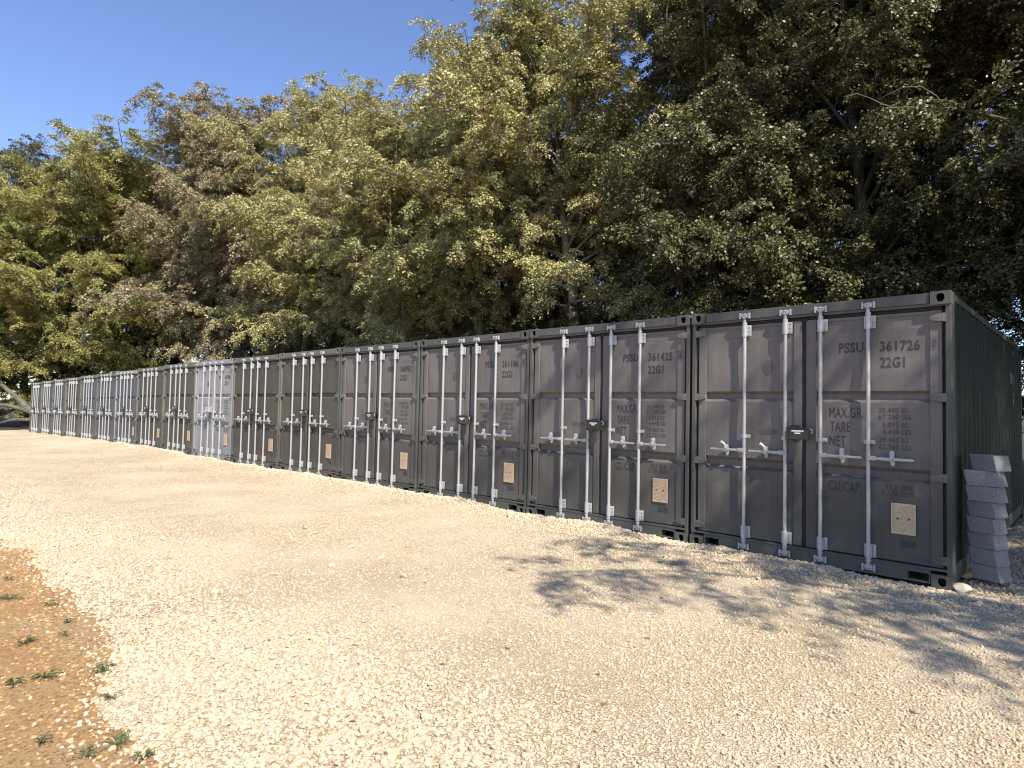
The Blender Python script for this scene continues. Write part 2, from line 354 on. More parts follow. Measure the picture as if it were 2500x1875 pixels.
def stones():
    P = []; S = []
    # (n candidates, rmin, rmax): polar sampling round the camera within the yard
    for d0, d1, dens, s0, s1 in ((1.6, 5.0, 3800, .0042, .0120), (5.0, 9.0, 2000, .0048, .0125), (9.0, 15.0, 650, .0055, .0135), (15, 30, 110, .008, .017)):
        th0, th1 = R_(-55), R_(55); area = .5*(d1*d1-d0*d0)*(th1-th0); n = int(area*dens)
        r = np.sqrt(rng.uniform(d0*d0, d1*d1, n)); t = rng.uniform(th0, th1, n)+YAW
        x = CX+r*np.sin(t); y = CY+r*np.cos(t)
        wear = vnoise(x, y, 1.6, 31)*.6+vnoise(x, y, .5, 32)*.4
        edge = .8*np.exp(-((y+5.0)/.75)**2)*(.4+.9*vnoise(x, y, .6, 33))+.8*np.exp(-(np.clip(-y, 0, 9)/.7)**2)
        track = np.exp(-((y+2.15+.25*np.sin(x*.35))/.26)**2)+np.exp(-((y+3.75+.25*np.sin(x*.35))/.26)**2)
        sm = sand_mask(x, y); so = soil_mask(x, y)
        p = np.where(sm > 0, .55*np.exp(-sm/.085)+.003, np.clip(.12+1.15*wear+.75*edge-.25*track, .08, 1))
        inside = (x < 0) & (y > 0.0) & (x > KX[-1]) & (y < 6.2)
        ok = (rng.uniform(0, 1, n) < p) & (so < 0.2) & ~inside
        x = x[ok]; y = y[ok]; sz = rng.uniform(0, 1, ok.sum())**1.8*(s1-s0)+s0
        big = np.clip(edge[ok], 0, 1); sz = sz*(0.85+.75*big*rng.uniform(0.2, 1.3, len(x)))
        P.append(np.stack([x, y], -1)); S.append(sz)
    # heaped strip along the container fronts, and a few odd large stones
    n = 5200; x = rng.uniform(-40, 0.3, n)**1; x = .3-(rng.uniform(0, 1, n)**1.6)*24; y = -np.abs(rng.normal(0, .10, n))-.012
    P.append(np.stack([x, y], -1)); S.append(rng.uniform(.012, .024, n))
    n = 60; r = np.sqrt(rng.uniform(3.5**2, 9**2, n)); t = rng.uniform(R_(-42), R_(42), n)+YAW
    x = CX+r*np.sin(t); y = CY+r*np.cos(t); ok = (y < -.3) & (sand_mask(x, y) < .2)
    P.append(np.stack([x, y], -1)[ok]); S.append(rng.uniform(.018, .034, ok.sum()))
    P = np.concatenate(P); S = np.concatenate(S); z = gz(P[:, 0], P[:, 1])+S*rng.uniform(-.05, .55, len(S))
    n = len(S); sx = np.stack([S*rng.uniform(.8, 1.35, n), S*rng.uniform(.75, 1.2, n), S*rng.uniform(.5, .85, n)], -1)
    ro = np.stack([rng.normal(0, .3, n), rng.normal(0, .3, n), rng.uniform(0, 6.28, n)], -1)
    me = bpy.data.meshes.new('loose_gravel'); me.vertices.add(n)
    me.vertices.foreach_set('co', np.stack([P[:, 0], P[:, 1], z], -1).astype(np.float32).ravel())
    for nm, arr in (('rot', ro), ('scl', sx)):
        a = me.attributes.new(nm, 'FLOAT_VECTOR', 'POINT'); a.data.foreach_set('vector', arr.astype(np.float32).ravel())
    a = me.attributes.new('pick', 'INT', 'POINT'); a.data.foreach_set('value', rng.integers(0, 6, n).astype(np.int32))
    o = link('loose_gravel', me, M['stone']); tag(o, 'loose pale limestone chippings strewn over the yard', kind='stuff')
    ng = bpy.data.node_groups.new('stones', 'GeometryNodeTree')
    ng.interface.new_socket('Geometry', in_out='INPUT', socket_type='NodeSocketGeometry')
    ng.interface.new_socket('Geometry', in_out='OUTPUT', socket_type='NodeSocketGeometry')
    L = ng.links; gi = ng.nodes.new('NodeGroupInput'); go = ng.nodes.new('NodeGroupOutput')
    join = ng.nodes.new('GeometryNodeJoinGeometry')
    for k in range(6):
        ico = ng.nodes.new('GeometryNodeMeshIcoSphere'); ico.inputs['Radius'].default_value = 1; ico.inputs['Subdivisions'].default_value = 2
        pos = ng.nodes.new('GeometryNodeInputPosition'); nz = ng.nodes.new('ShaderNodeTexNoise'); nz.noise_dimensions = '4D'
        nz.inputs['W'].default_value = k*3.7+.5; nz.inputs['Scale'].default_value = 0.9; nz.inputs['Detail'].default_value = 2
        L.new(pos.outputs[0], nz.inputs['Vector'])
        mr = ng.nodes.new('ShaderNodeMapRange'); L.new(nz.outputs[0], mr.inputs[0])
        mr.inputs[1].default_value = .3; mr.inputs[2].default_value = .7; mr.inputs[3].default_value = .55; mr.inputs[4].default_value = 1.35
        sc = ng.nodes.new('ShaderNodeVectorMath'); sc.operation = 'SCALE'; L.new(pos.outputs[0], sc.inputs[0]); L.new(mr.outputs[0], sc.inputs['Scale'])
        sp = ng.nodes.new('GeometryNodeSetPosition'); L.new(ico.outputs[0], sp.inputs['Geometry']); L.new(sc.outputs[0], sp.inputs['Position'])
        sm = ng.nodes.new('GeometryNodeSetMaterial'); sm.inputs['Material'].default_value = M['stone']; L.new(sp.outputs[0], sm.inputs['Geometry'])
        fl = ng.nodes.new('GeometryNodeSetShadeSmooth'); fl.inputs['Shade Smooth'].default_value = False; L.new(sm.outputs[0], fl.inputs['Geometry'])
        gg = ng.nodes.new('GeometryNodeGeometryToInstance'); L.new(fl.outputs[0], gg.inputs[0]); L.new(gg.outputs[0], join.inputs[0])
    iop = ng.nodes.new('GeometryNodeInstanceOnPoints'); L.new(gi.outputs[0], iop.inputs['Points']); L.new(join.outputs[0], iop.inputs['Instance'])
    iop.inputs['Pick Instance'].default_value = True
    def attr(nm, ty):
        a = ng.nodes.new('GeometryNodeInputNamedAttribute'); a.data_type = ty; a.inputs['Name'].default_value = nm
        return [s for s in a.outputs if s.enabled and s.name == 'Attribute'][0]
    L.new(attr('pick', 'INT'), iop.inputs['Instance Index']); L.new(attr('rot', 'FLOAT_VECTOR'), iop.inputs['Rotation']); L.new(attr('scl', 'FLOAT_VECTOR'), iop.inputs['Scale'])
    L.new(iop.outputs[0], go.inputs[0])
    md = o.modifiers.new('stones', 'NODES'); md.node_group = ng
    print('stones', n)
stones()

def scatter(name, P, S, flat, m, label, leafy=False):
    n = len(S); rg2 = np.random.default_rng(len(name)); z = gz(P[:, 0], P[:, 1]); vs = []; qs = []
    base = np.array([[-1, -.6, 0], [0, -1, .1], [1, -.4, 0], [.9, .6, .05], [0, 1, 0], [-.9, .5, .1], [-.2, -.1, .9], [.4, .15, .8]])
    faces = [(0, 1, 6, 5), (1, 2, 7, 6), (2, 3, 4, 7), (5, 6, 7, 4)]
    if leafy: base = np.array([[-1, 0, .1], [0, -.45, 0], [1, 0, .25], [0, .45, .3]]); faces = [(0, 1, 2, 3)]
    a = rg2.uniform(0, 6.28, n); c, s_ = np.cos(a), np.sin(a); b = base[None]*S[:, None, None]*(1+rg2.normal(0, .18, (n, len(base), 3))); b[..., 2] *= flat
    x = b[..., 0]*c[:, None]-b[..., 1]*s_[:, None]+P[:, :1]; y = b[..., 0]*s_[:, None]+b[..., 1]*c[:, None]+P[:, 1:2]; zz = b[..., 2]+z[:, None]+(.004 if leafy else -.001)
    v = np.stack([x, y, zz], -1).reshape(-1, 3); q = (np.array(faces)[None]+(np.arange(n)*len(base))[:, None, None]).reshape(-1, 4)
    o = link(name, npmesh(name, v, q), m); tag(o, label, kind='stuff')
rc = np.random.default_rng(41)
n_ = 30000; Pc = np.stack([rc.uniform(-9, .3, n_), rc.uniform(-8.2, -5.1, n_)], -1); sm_ = sand_mask(Pc[:, 0], Pc[:, 1]); ok_ = (sm_ > -.12) & (rc.uniform(0, 1, n_) < .35+.65*vnoise(Pc[:, 0], Pc[:, 1], .4, 77))
Pc = Pc[ok_]; M['clod'] = simple('soil_clod', (0.50, 0.285, 0.125), 0.95, 0, 0.35, 14, 0.004, 0.1)
scatter('soil_clods', Pc, rc.uniform(0, 1, len(Pc))**3*.011+.0035, .7, M['clod'], 'crumbs and clods of orange soil on the sandy verge')
n_ = 700; r_ = np.sqrt(rc.uniform(2.5**2, 20**2, n_)); t_ = rc.uniform(R_(-50), R_(50), n_)+YAW; Pl = np.stack([CX+r_*np.sin(t_), CY+r_*np.cos(t_)], -1); Pl = Pl[(Pl[:, 1] < -.05) & (vnoise(Pl[:, 0], Pl[:, 1], 1.3, 9) > .42)]
M['litter'] = simple('dry_brown_leaves', (0.16, 0.10, 0.055), 0.8, 0, 0.4, 8)
scatter('leaf_litter', Pl, rc.uniform(.012, .028, len(Pl)), .5, M['litter'], 'dry brown beech leaves fallen on the gravel', True)

# ------------------------------------------------------------------ container parts (local: x 0..2.438, y 0 front..6.058, z 0..2.591)
CW, CH, CL = 2.438, 2.591, 6.058
def warp(x, z):
    """hand-beaten sheet: shallow bulges of the door skins between the ribs"""
    u = np.asarray(x, float); w = np.asarray(z, float)
    b = 0.0
    for z0, z1 in ((.2, .885), (1.01, 1.607), (1.717, 2.289)):
        t = np.clip((w-z0)/(z1-z0), 0, 1); b = b+np.sin(np.pi*t)*1.0
    for x0, x1 in ((.158, 1.105), (1.322, 2.273)):
        s = np.clip((u-x0)/(x1-x0), 0, 1); inn = (u >= x0-.001) & (u <= x1+.001)
        b = np.where(inn, b*np.sin(np.pi*s)**.7, b) if False else b
    ph = np.where(u < 1.2, 0.3, 1.4)
    return 0.008*b*np.cos((u-.6)*7.4+ph)+0.004*b*np.sin(w*5+ph*2+u*3)
PANEL_Y = 0.052
def prof(z):
    zs = [0.19, .885, .915, .975, 1.010, 1.607, 1.640, 1.690, 1.717, 2.2885, 2.2905, 2.43]
    ys = [0, 0, .036, .036, 0, 0, .036, .036, 0, 0, .004, .004]
    return np.interp(z, zs, ys)
def panel(x0, x1):
    zz = np.unique(np.concatenate([np.linspace(.195, 2.415, 56), [.885, .915, .975, 1.010, 1.607, 1.640, 1.690, 1.717, 2.2885, 2.2905]]))
    xx = np.linspace(x0, x1, 26); X, Z = np.meshgrid(xx, zz); e = np.minimum((X-x0)/.06, (x1-X)/.06).clip(0, 1)
    Y = PANEL_Y+prof(Z)+warp(X, Z)*e; n = len(xx); mm = len(zz); ii = np.arange(n*mm).reshape(mm, n)
    q = np.stack([ii[:-1, :-1], ii[:-1, 1:], ii[1:, 1:], ii[1:, :-1]], -1).reshape(-1, 4)
    return np.stack([X, Y, Z], -1).reshape(-1, 3), q
def door_mesh(side):
    mb = MB()
    if side == 0: e0, p0, p1, e1 = .072, .158, 1.105, 1.185
    else: e0, p0, p1, e1 = 1.226, 1.322, 2.273, 2.366
    v, q = panel(p0, p1); i = 0
    mb.v += [tuple(a) for a in v]; mb.f += [tuple(a) for a in q]
    mb.box(e0, p0, .040, .092, .175, 2.428, .004); mb.box(p1, e1, .040, .092, .175, 2.428, .004)
    mb.box(p0+.0005, p1-.0005, .046, .090, .178, .212); mb.box(p0+.0005, p1-.0005, .046, .090, 2.398, 2.425)
    me = mb.mesh('door'); return me
def casting_mesh(cx, w, z0, z1, y0=0.0, d=.178, sidehole=True):
    """corner casting with a slotted hole in its front"""
    mb = MB(); n = 28; zc = (z0+z1)/2; x0, x1 = cx-w/2, cx+w/2
    def outer(a):
        c, s = math.cos(a), math.sin(a); k = min(w/2/max(abs(c), 1e-6), (z1-z0)/2/max(abs(s), 1e-6)); return cx+c*k, zc+s*k
    angs = sorted(set([2*math.pi*j/n for j in range(n)]+[math.atan2(sz*(z1-z0), sx*w) % (2*math.pi) for sx in (-1, 1) for sz in (-1, 1)]))
    n = len(angs); i = len(mb.v)
    def hole(a):
        c, s = math.cos(a), math.sin(a); p = 3.2 if s > 0 else 2.2
        k = (abs(c/.031)**p+abs(s/.037)**p)**(-1/p); return cx+c*k, zc+s*k
    ring = []
    for a in angs:
        ox, oz = outer(a); hx, hz = hole(a); ring.append(((ox, y0, oz), (hx, y0, hz), (hx, y0+.03, hz), (ox, y0+d, oz)))
    for r in ring: mb.v += list(r)
    for j in range(n):
        a = i+4*j; b = i+4*((j+1) % n)
        mb.f += [(a, a+1, b+1, b), (a+1, a+2, b+2, b+1), (a, b, b+3, a+3)]
    mb.f.append(tuple(i+4*j+3 for j in range(n)))
    return mb
def frame_mesh():
    mb = MB()
    # front posts: J-section, outer web and front flange
    mb.box(.002, .044, .016, .10, .118, 2.473, .004); mb.box(CW-.044, CW-.002, .016, .10, .118, 2.473, .004)
    mb.box(.002, .018, .1005, .178, .118, 2.473); mb.box(CW-.018, CW-.002, .1005, .178, .118, 2.473)
    # header with lip
    mb.box(.163, CW-.163, .012, .11, 2.488, 2.583, .004); mb.box(.045, CW-.045, .02, .06, 2.462, 2.4875, .002)
    # sill with fork pockets
    for a, b in ((.163, .175), (.335, 2.103), (2.263, 2.275)): mb.box(a, b, .010, .11, .030, .150)
    mb.box(.1755, .3345, .012, .11, .115, .149); mb.box(2.1035, 2.2625, .012, .11, .115, .149)
    mb.box(.1755, .3345, .012, .11, .031, .045); mb.box(2.1035, 2.2625, .012, .11, .031, .045)
    mb.box(.02, CW-.02, .005, .034, .1505, .168)
    # rear posts, header, sill, long rails
    mb.box(.002, .06, CL-.16, CL-.004, .118, 2.473); mb.box(CW-.06, CW-.002, CL-.16, CL-.004, .118, 2.473)
    mb.box(.163, CW-.163, CL-.06, CL-.006, 2.49, 2.585); mb.box(.163, CW-.163, CL-.06, CL-.006, .03, .16)
    for x0, x1 in ((.006, .066), (CW-.066, CW-.006)):
        mb.box(x0, x1, .179, CL-.179, 2.525, 2.586, .003); mb.box(x0, x1, .179, CL-.179, .035, .185, .003)
    return mb
def corr_wall(xo, sgn):
    """side wall, trapezoid corrugation; xo outer plane, sgn -1 if the wall goes inwards to -x"""
    mb = MB(); pts = []; y = .179; pts.append((y, .0)); y = .40
    pts = [(.179, 0), (.36, 0)]
    y = .36
    while y < CL-.45:
        pts += [(y+.068, .036), (y+.136, .036), (y+.204, 0), (y+.284, 0)]; y += .284
    pts += [(CL-.179, 0)]
    for k in range(len(pts)-1):
        (ya, da), (yb, db) = pts[k], pts[k+1]
        xa = xo+sgn*da; xb = xo+sgn*db; mb.quad((xa, ya, .185), (xb, yb, .185), (xb, yb, 2.525), (xa, ya, 2.525))
    return mb
def roof_mb():
    mb = MB(); y = .12; pts = [(.11, 0)]
    while y < CL-.3: pts += [(y+.03, 0), (y+.05, -.02), (y+.12, -.02), (y+.14, 0)]; y += .209
    pts.append((CL-.06, 0))
    for (ya, da), (yb, db) in zip(pts[:-1], pts[1:]): mb.quad((.066, ya, 2.572+da), (CW-.066, ya, 2.572+da), (CW-.066, yb, 2.572+db), (.066, yb, 2.572+db))
    return mb
def back_mb():
    mb = MB(); xx = np.arange(.06, CW-.05, .22)
    for a in xx:
        b = min(a+.22, CW-.06); q = [(a, 0), (a+(b-a)*.2, .03), (a+(b-a)*.5, .03), (a+(b-a)*.7, 0), (b, 0)]
        for (xa, da), (xb, db) in zip(q[:-1], q[1:]): mb.quad((xa, CL-.02-da, .16), (xb, CL-.02-db, .16), (xb, CL-.02-db, 2.49), (xa, CL-.02-da, 2.49))
    return mb
ROD_Y = 0.004; ROD_R = .0175
def rod_mb(x):
    mb = MB(); mb.tube([(x, ROD_Y, .10), (x, ROD_Y, .8), (x, ROD_Y, 1.6), (x, ROD_Y, 2.50)], ROD_R, 12)
    for z0, z1, r in ((2.43, 2.45, .024), (2.495, 2.503, .034), (2.528, 2.536, .034), (.14, .16, .024), (.108, .116, .032), (.072, .080, .032)):
        mb.tube([(x, ROD_Y, z0), (x, ROD_Y, z1)], r, 10)
    mb.tube([(x, ROD_Y, 2.49), (x, ROD_Y, 2.545)], .013, 8); mb.tube([(x, ROD_Y, .06), (x, ROD_Y, .11)], .013, 8)
    for zc in (2.516, .094):                                    # cam claws
        mb.prism([(x-.030, zc-.010), (x+.038, zc-.010), (x+.044, zc+.004), (x+.030, zc+.011), (x-.034, zc+.011)], -.022, .012)
        mb.prism([(x+.020, zc-.018), (x+.034, zc-.018), (x+.034, zc+.020), (x+.020, zc+.020)], -.028, -.006)
    return mb
def keeper_mb(x, top):
    z0, z1 = (2.487, 2.548) if top else (.055, .118); mb = MB()
    mb.box(x-.052, x-.036, -.020, .011, z0, z1, .002); mb.box(x+.046, x+.060, -.020, .011, z0, z1, .002)
    mb.box(x-.052, x+.060, .004, .0115, z0+.004, z1-.004); return mb
def bracket_mb(x, z0, z1):
    mb = MB(); zc = (z0+z1)/2
    mb.box(x-.040, x+.058, .028, .042, z0, z1, .002)             # base plate on the leaf
    mb.tube([(x, ROD_Y, z0-.006), (x, ROD_Y, z1+.006)], .025, 12)
    mb.box(x-.030, x-.018, .000, .030, z0+.004, z1-.004); mb.box(x+.018, x+.030, .000, .030, z0+.004, z1-.004)
    for zz in (z0+.02, zc, z1-.02):
        mb.tube([(x+.044, .018, zz), (x+.044, .030, zz)], .007, 8); mb.tube([(x-.034, .018, zz), (x-.034, .030, zz)], .005, 8)
    return mb
def guide_mb(x):
    mb = MB(); z = 1.238; mb.box(x-.045, x+.055, .026, .041, z-.020, z+.020, .004); mb.tube([(x, ROD_Y, z-.018), (x, ROD_Y, z+.018)], .0235, 12)
    mb.box(x-.026, x+.026, .002, .028, z-.017, z+.017)
    for dx in (-.035, .042): mb.tube([(x+dx, .016, z), (x+dx, .028, z)], .008, 8)
    return mb
def handle_mb(x, s):
    mb = MB(); z = 1.092
    mb.box(min(x, x+s*.062), max(x, x+s*.062), -.026, .006, z-.021, z+.021, .004)      # hub clevis
    mb.tube([(x+s*.045, -.034, z), (x+s*.045, .012, z)], .009, 8)
    a = [(x+s*.055, z-.013), (x+s*.17, z-.015), (x+s*.36, z-.009), (x+s*.372, z), (x+s*.36, z+.009), (x+s*.17, z+.012), (x+s*.055, z+.013)]
    if s < 0: a = a[::-1]
    mb.prism(a, -.020, -.010); mb.box(min(x+s*.08, x+s*.34), max(x+s*.08, x+s*.34), -.024, -.0195, z-.004, z+.003)
    return mb
def catch_mb(x, s, flipped):
    mb = MB(); cx = x+s*.195; z = 1.092
    def pill(cx_, cz, w, h, y0, y1):
        p = []
        for k in range(16):
            a = 2*math.pi*k/16; p.append((cx_+w/2*math.cos(a), cz+(h/2-w/2)*(1 if math.sin(a) >= 0 else -1)+w/2*math.sin(a)))
        mb.prism(p, y0, y1)
    pill(cx, z-.022, .036, .085, .020, .036); pill(cx, z-.050, .012, .016, .012, .0195)
    mb.box(cx-.016, cx+.016, -.030, .022, z-.021, z-.016)
    if flipped:
        pts = [Vector((cx, -.020, z+.012)), Vector((cx-.004, -.024, z+.045)), Vector((cx-.022, -.028, z+.066)), Vector((cx-.046, -.030, z+.080))]
        mb.tube(pts, [.014, .014, .015, .017], 8); pill(cx, z+.022, .034, .060, -.012, .019)
    else:
        pill(cx, z+.040, .036, .075, -.014, .020); mb.tube([(cx, -.024, z+.055), (cx, -.013, z+.055)], .008, 8)
        mb.box(cx-.013, cx+.013, -.032, -.014, z-.006, z+.030, .002)
    return mb
def hinge_mb(side, z):
    mb = MB(); s = -1 if side == 0 else 1
    def X(d): return (CW-d) if side == 1 else d
    a = [(X(.034), z-.036), (X(.034), z+.036), (X(.075), z+.038), (X(.150), z+.020), (X(.158), z+.010), (X(.158), z-.012), (X(.150), z-.022), (X(.075), z-.034)]
    mb.prism(a if side == 1 else a[::-1], .014, .036)
    mb.tube([(X(.058), .032, z-.038), (X(.058), .032, z+.038)], .019, 10)
    for dx in (.09, .115, .14): mb.tube([(X(dx), .009, z), (X(dx), .015, z)], .0045, 6)
    return mb
def gasket_mb():
    mb = MB(); mb.box(.045, CW-.045, .094, .099, .151, 2.462)
    mb.box(.0450, .0715, .060, .0935, .17, 2.44); mb.box(CW-.0715, CW-.045, .060, .0935, .17, 2.44)
    mb.box(1.1855, 1.2255, .050, .0935, .176, 2.452, .006); mb.box(.0725, 2.3655, .052, .0935, 2.4285, 2.4615, .004)
    mb.box(.0725, 2.3655, .056, .0935, .1685, .1745); mb.box(1.168, 1.243, .040, .0495, 2.405, 2.455, .008)
    return mb
def text_mesh(name, items, depth=.0022, bold=.028):
    """items: (string, x0, x1, z0, z1, panel?) -> one mesh lying just proud of the door skin"""
    vs = []; fs = []
    for s, x0, x1, z0, z1 in items:
        cu = bpy.data.curves.new('t', 'FONT'); cu.body = s; cu.size = 1; cu.offset = bold; cu.resolution_u = 3; cu.space_character = 1.08
        ob = bpy.data.objects.new('t', cu); COL.objects.link(ob)
        dg = bpy.context.evaluated_depsgraph_get(); me = bpy.data.meshes.new_from_object(ob.evaluated_get(dg))
        c = np.array([v.co[:] for v in me.vertices]); f = [tuple(p.vertices) for p in me.polygons]
        bpy.data.objects.remove(ob); bpy.data.curves.remove(cu); bpy.data.meshes.remove(me)
        lo, hi = c.min(0), c.max(0); x = x0+(c[:, 0]-lo[0])/(hi[0]-lo[0])*(x1-x0); z = z0+(c[:, 1]-lo[1])/(hi[1]-lo[1])*(z1-z0)
        e = np.minimum((x-1.322)/.06, (2.273-x)/.06).clip(0, 1)
        y = np.where((x > 1.322) & (x < 2.273), PANEL_Y+prof(z)+warp(x, z)*e, .040)-depth
        k = len(vs); vs += list(map(tuple, np.stack([x, y, z], -1))); fs += [tuple(i+k for i in p) for p in f]
    me = bpy.data.meshes.new(name); me.from_pydata(vs, [], fs); me.update(); return me
def ellipse_patch(name, cx, cz, w, h, dy=.0012, n=24, power=2.0):
    vs = [(cx, 0, cz)]
    for r in (.5, 1):
        for k in range(n):
            a = 2*math.pi*k/n; c, s = math.cos(a), math.sin(a); q = (abs(c)**power+abs(s)**power)**(-1/power)
            vs.append((cx+c*q*w/2*r, 0, cz+s*q*h/2*r))
    vs = [(x, float(PANEL_Y+prof(z)+warp(x, z)-dy-.0008), z) for x, y, z in vs]
    fs = [(0, 1+k, 1+(k+1) % n) for k in range(n)]+[(1+k, 1+n+k, 1+n+(k+1) % n, 1+(k+1) % n) for k in range(n)]
    me = bpy.data.meshes.new(name); me.from_pydata(vs, [], fs); me.update(); return me
def plate_parts():
    y = PANEL_Y-.010; mb = MB(); mb.box(1.968, 2.162, y-.003, y+.004, .42, .696, .001)
    ink = MB(); r = random.Random(3)
    for k, z in enumerate(np.linspace(.455, .675, 15)):
        x = 1.98
        while x < 2.145:
            l = r.uniform(.01, .045); ink.box(x, min(x+l, 2.15), y-.0045, y-.0032, z, z+.003); x += l+r.uniform(.004, .02)
    hl = [MB(), MB()]
    for x, hh in ((2.020, hl[0]), (2.108, hl[1])): hh.tube([(x, y-.0055, .560), (x, y+.001, .560)], .008, 10)  # dark discs painted as the shaded insides of two plate holes
    return mb, ink, hl
def lock_parts():
    b = MB(); b.box(1.100, 1.285, -.100, -.010, 1.232, 1.345, .006); b.box(1.088, 1.0995, -.112, .02, 1.225, 1.362, .002)
    b.box(1.0995, 1.292, -.108, -.004, 1.3455, 1.352, .001); b.box(1.10, 1.16, -.010, .040, 1.225, 1.372, .003)
    b.tube([(1.13, -.02, 1.21), (1.13, -.02, 1.232)], .02, 8)
    lab = [MB(), MB()]; lab[0].box(1.135, 1.250, -.1022, -.1003, 1.312, 1.325); lab[1].box(1.165, 1.220, -.1022, -.1003, 1.291, 1.303)
    hook = MB(); hook.tube([(1.288, -.06, 1.340), (1.305, -.06, 1.338), (1.318, -.06, 1.322), (1.318, -.06, 1.305), (1.306, -.06, 1.296), (1.297, -.06, 1.302)], .0055, 8)
    return b, lab, hook

MESH = {}
MESH['frame'] = frame_mesh().mesh('frame')
for s in (0, 1): MESH['door', s] = door_mesh(s)
for nm, xc, z0, z1, w in (('tl', .0775, 2.473, 2.591, .155), ('tr', CW-.0775, 2.473, 2.591, .155), ('bl', .0775, 0, .118, .155), ('br', CW-.0775, 0, .118, .155)):
    MESH['cast', nm] = casting_mesh(xc, w, z0, z1).mesh('corner_casting')
MESH['castr', 0] = casting_mesh(.0775, .155, 2.473, 2.591, CL-.178).mesh('corner_casting'); MESH['castr', 1] = casting_mesh(CW-.0775, .155, 2.473, 2.591, CL-.178).mesh('corner_casting')
MESH['castr', 2] = casting_mesh(.0775, .155, 0, .118, CL-.178).mesh('corner_casting'); MESH['castr', 3] = casting_mesh(CW-.0775, .155, 0, .118, CL-.178).mesh('corner_casting')
MESH['wall', 1] = corr_wall(CW-.010, -1).mesh('side_wall'); MESH['wall', 0] = corr_wall(.010, 1).mesh('side_wall')
MESH['roof'] = roof_mb().mesh('roof'); MESH['back'] = back_mb().mesh('end_wall'); MESH['gasket'] = gasket_mb().mesh('rubber_gasket')
RODX = (.612, 1.035, 1.372, 1.792)
for i, x in enumerate(RODX):
    MESH['rod', i] = rod_mb(x).mesh('locking_rod', True); MESH['kt', i] = keeper_mb(x, True).mesh('cam_keeper'); MESH['kb', i] = keeper_mb(x, False).mesh('cam_keeper')
    MESH['bt', i] = bracket_mb(x, 2.302, 2.421).mesh('rod_bracket', True); MESH['bb', i] = bracket_mb(x, .175, .296).mesh('rod_bracket', True)
    MESH['guide', i] = guide_mb(x).mesh('rod_guide', True); s = -1 if i < 2 else 1
    MESH['handle', i] = handle_mb(x, s).mesh('handle', True)
    for fl in (0, 1): MESH['catch', i, fl] = catch_mb(x, s, fl).mesh('handle_catch', True)
for s in (0, 1):
    for z in (2.36, 1.655, .951, .242): MESH['hinge', s, z] = hinge_mb(s, z).mesh('hinge', True)
pm, pi_, ph = plate_parts(); MESH['plate'] = pm.mesh('data_plate'); MESH['plate_ink'] = pi_.mesh('plate_print'); MESH['plate_hole'] = [h_.mesh('hole_dot') for h_ in ph]
lb, ll, lh = lock_parts(); MESH['lock'] = lb.mesh('lock_box'); MESH['lock_label'] = [l_.mesh('white_label') for l_ in ll]; MESH['hook'] = lh.mesh('padlock_shackle', True)
MESH['ghost', 0] = ellipse_patch('decal_mark', .841, 1.297, .215, .056, power=3.2); MESH['ghost', 1] = ellipse_patch('decal_mark', .842, 1.965, .115, .165)
MESH['ghost', 2] = ellipse_patch('decal_mark', 2.10, .335, .125, .062, power=9)
MESH['weights'] = [text_mesh('weight_lettering', [t], bold=.0) for t in [('MAX.GR.', 1.441, 1.740, 1.458, 1.559), ('TARE', 1.447, 1.628, 1.325, 1.421), ('NET', 1.441, 1.588, 1.187, 1.284)]]
MESH['weights2'] = [text_mesh('weight_lettering', w, bold=.008) for w in (lambda L_: [[q_] for q_ in L_])([('30.480', 1.868, 2.030, 1.514, 1.562), ('KG', 2.053, 2.104, 1.514, 1.562), ('67.200', 1.868, 2.030, 1.452, 1.500), ('LBS', 2.053, 2.125, 1.452, 1.500),
    ('2.015', 1.897, 2.030, 1.380, 1.428), ('KG', 2.053, 2.104, 1.380, 1.428), ('4.440', 1.897, 2.030, 1.316, 1.364), ('LBS', 2.053, 2.125, 1.316, 1.364),
    ('28.465', 1.868, 2.030, 1.240, 1.288), ('KG', 2.053, 2.104, 1.240, 1.288), ('62.760', 1.868, 2.030, 1.176, 1.224), ('LBS', 2.053, 2.125, 1.176, 1.224)])]
MESH['cap'] = [text_mesh('capacity_lettering', w) for w in (lambda L_: [[q_] for q_ in L_])([('CU.CAP.', 1.434, 1.727, .752, .852), ('33.2', 1.925, 2.015, .815, .862), ('CU.M', 2.045, 2.135, .815, .862), ('1.170', 1.90, 2.015, .757, .804), ('CU.FT', 2.045, 2.150, .757, .804)])]
def number_meshes(num):
    return [text_mesh('number_lettering', [t]) for t in (('PSSU', 1.527, 1.743, 2.080, 2.180), (num, 1.879, 2.198, 2.080, 2.180), ('22G1', 1.879, 2.080, 1.928, 2.029))]
def digit_mesh(d):
    me = text_mesh('check_digit', [(d, 2.296 if d != '1' else 2.305, 2.327 if d != '1' else 2.318, 2.092, 2.178)])
    return me
def digit_box():
    mb = MB(); t = .0035; x0, x1, z0, z1 = 2.284, 2.339, 2.078, 2.192
    for a, b, c, d in ((x0, x1, z0, z0+t), (x0, x1, z1-t, z1), (x0, x0+t, z0+t, z1-t), (x1-t, x1, z0+t, z1-t)): mb.quad((a, .0375, c), (b, .0375, c), (b, .0375, d), (a, .0375, d))
    return mb
MESH['digit_box'] = digit_box().mesh('check_digit_box')

def part(name, me, m, parent):
    """instance of a shared mesh with its own material in the object's slot"""
    if not me.materials: me.materials.append(None)
    o = bpy.data.objects.new(name, me); COL.objects.link(o); o.parent = parent
    o.material_slots[0].link = 'OBJECT'; o.material_slots[0].material = m
    return o
GROUP = 'shipping containers standing side by side in a row'
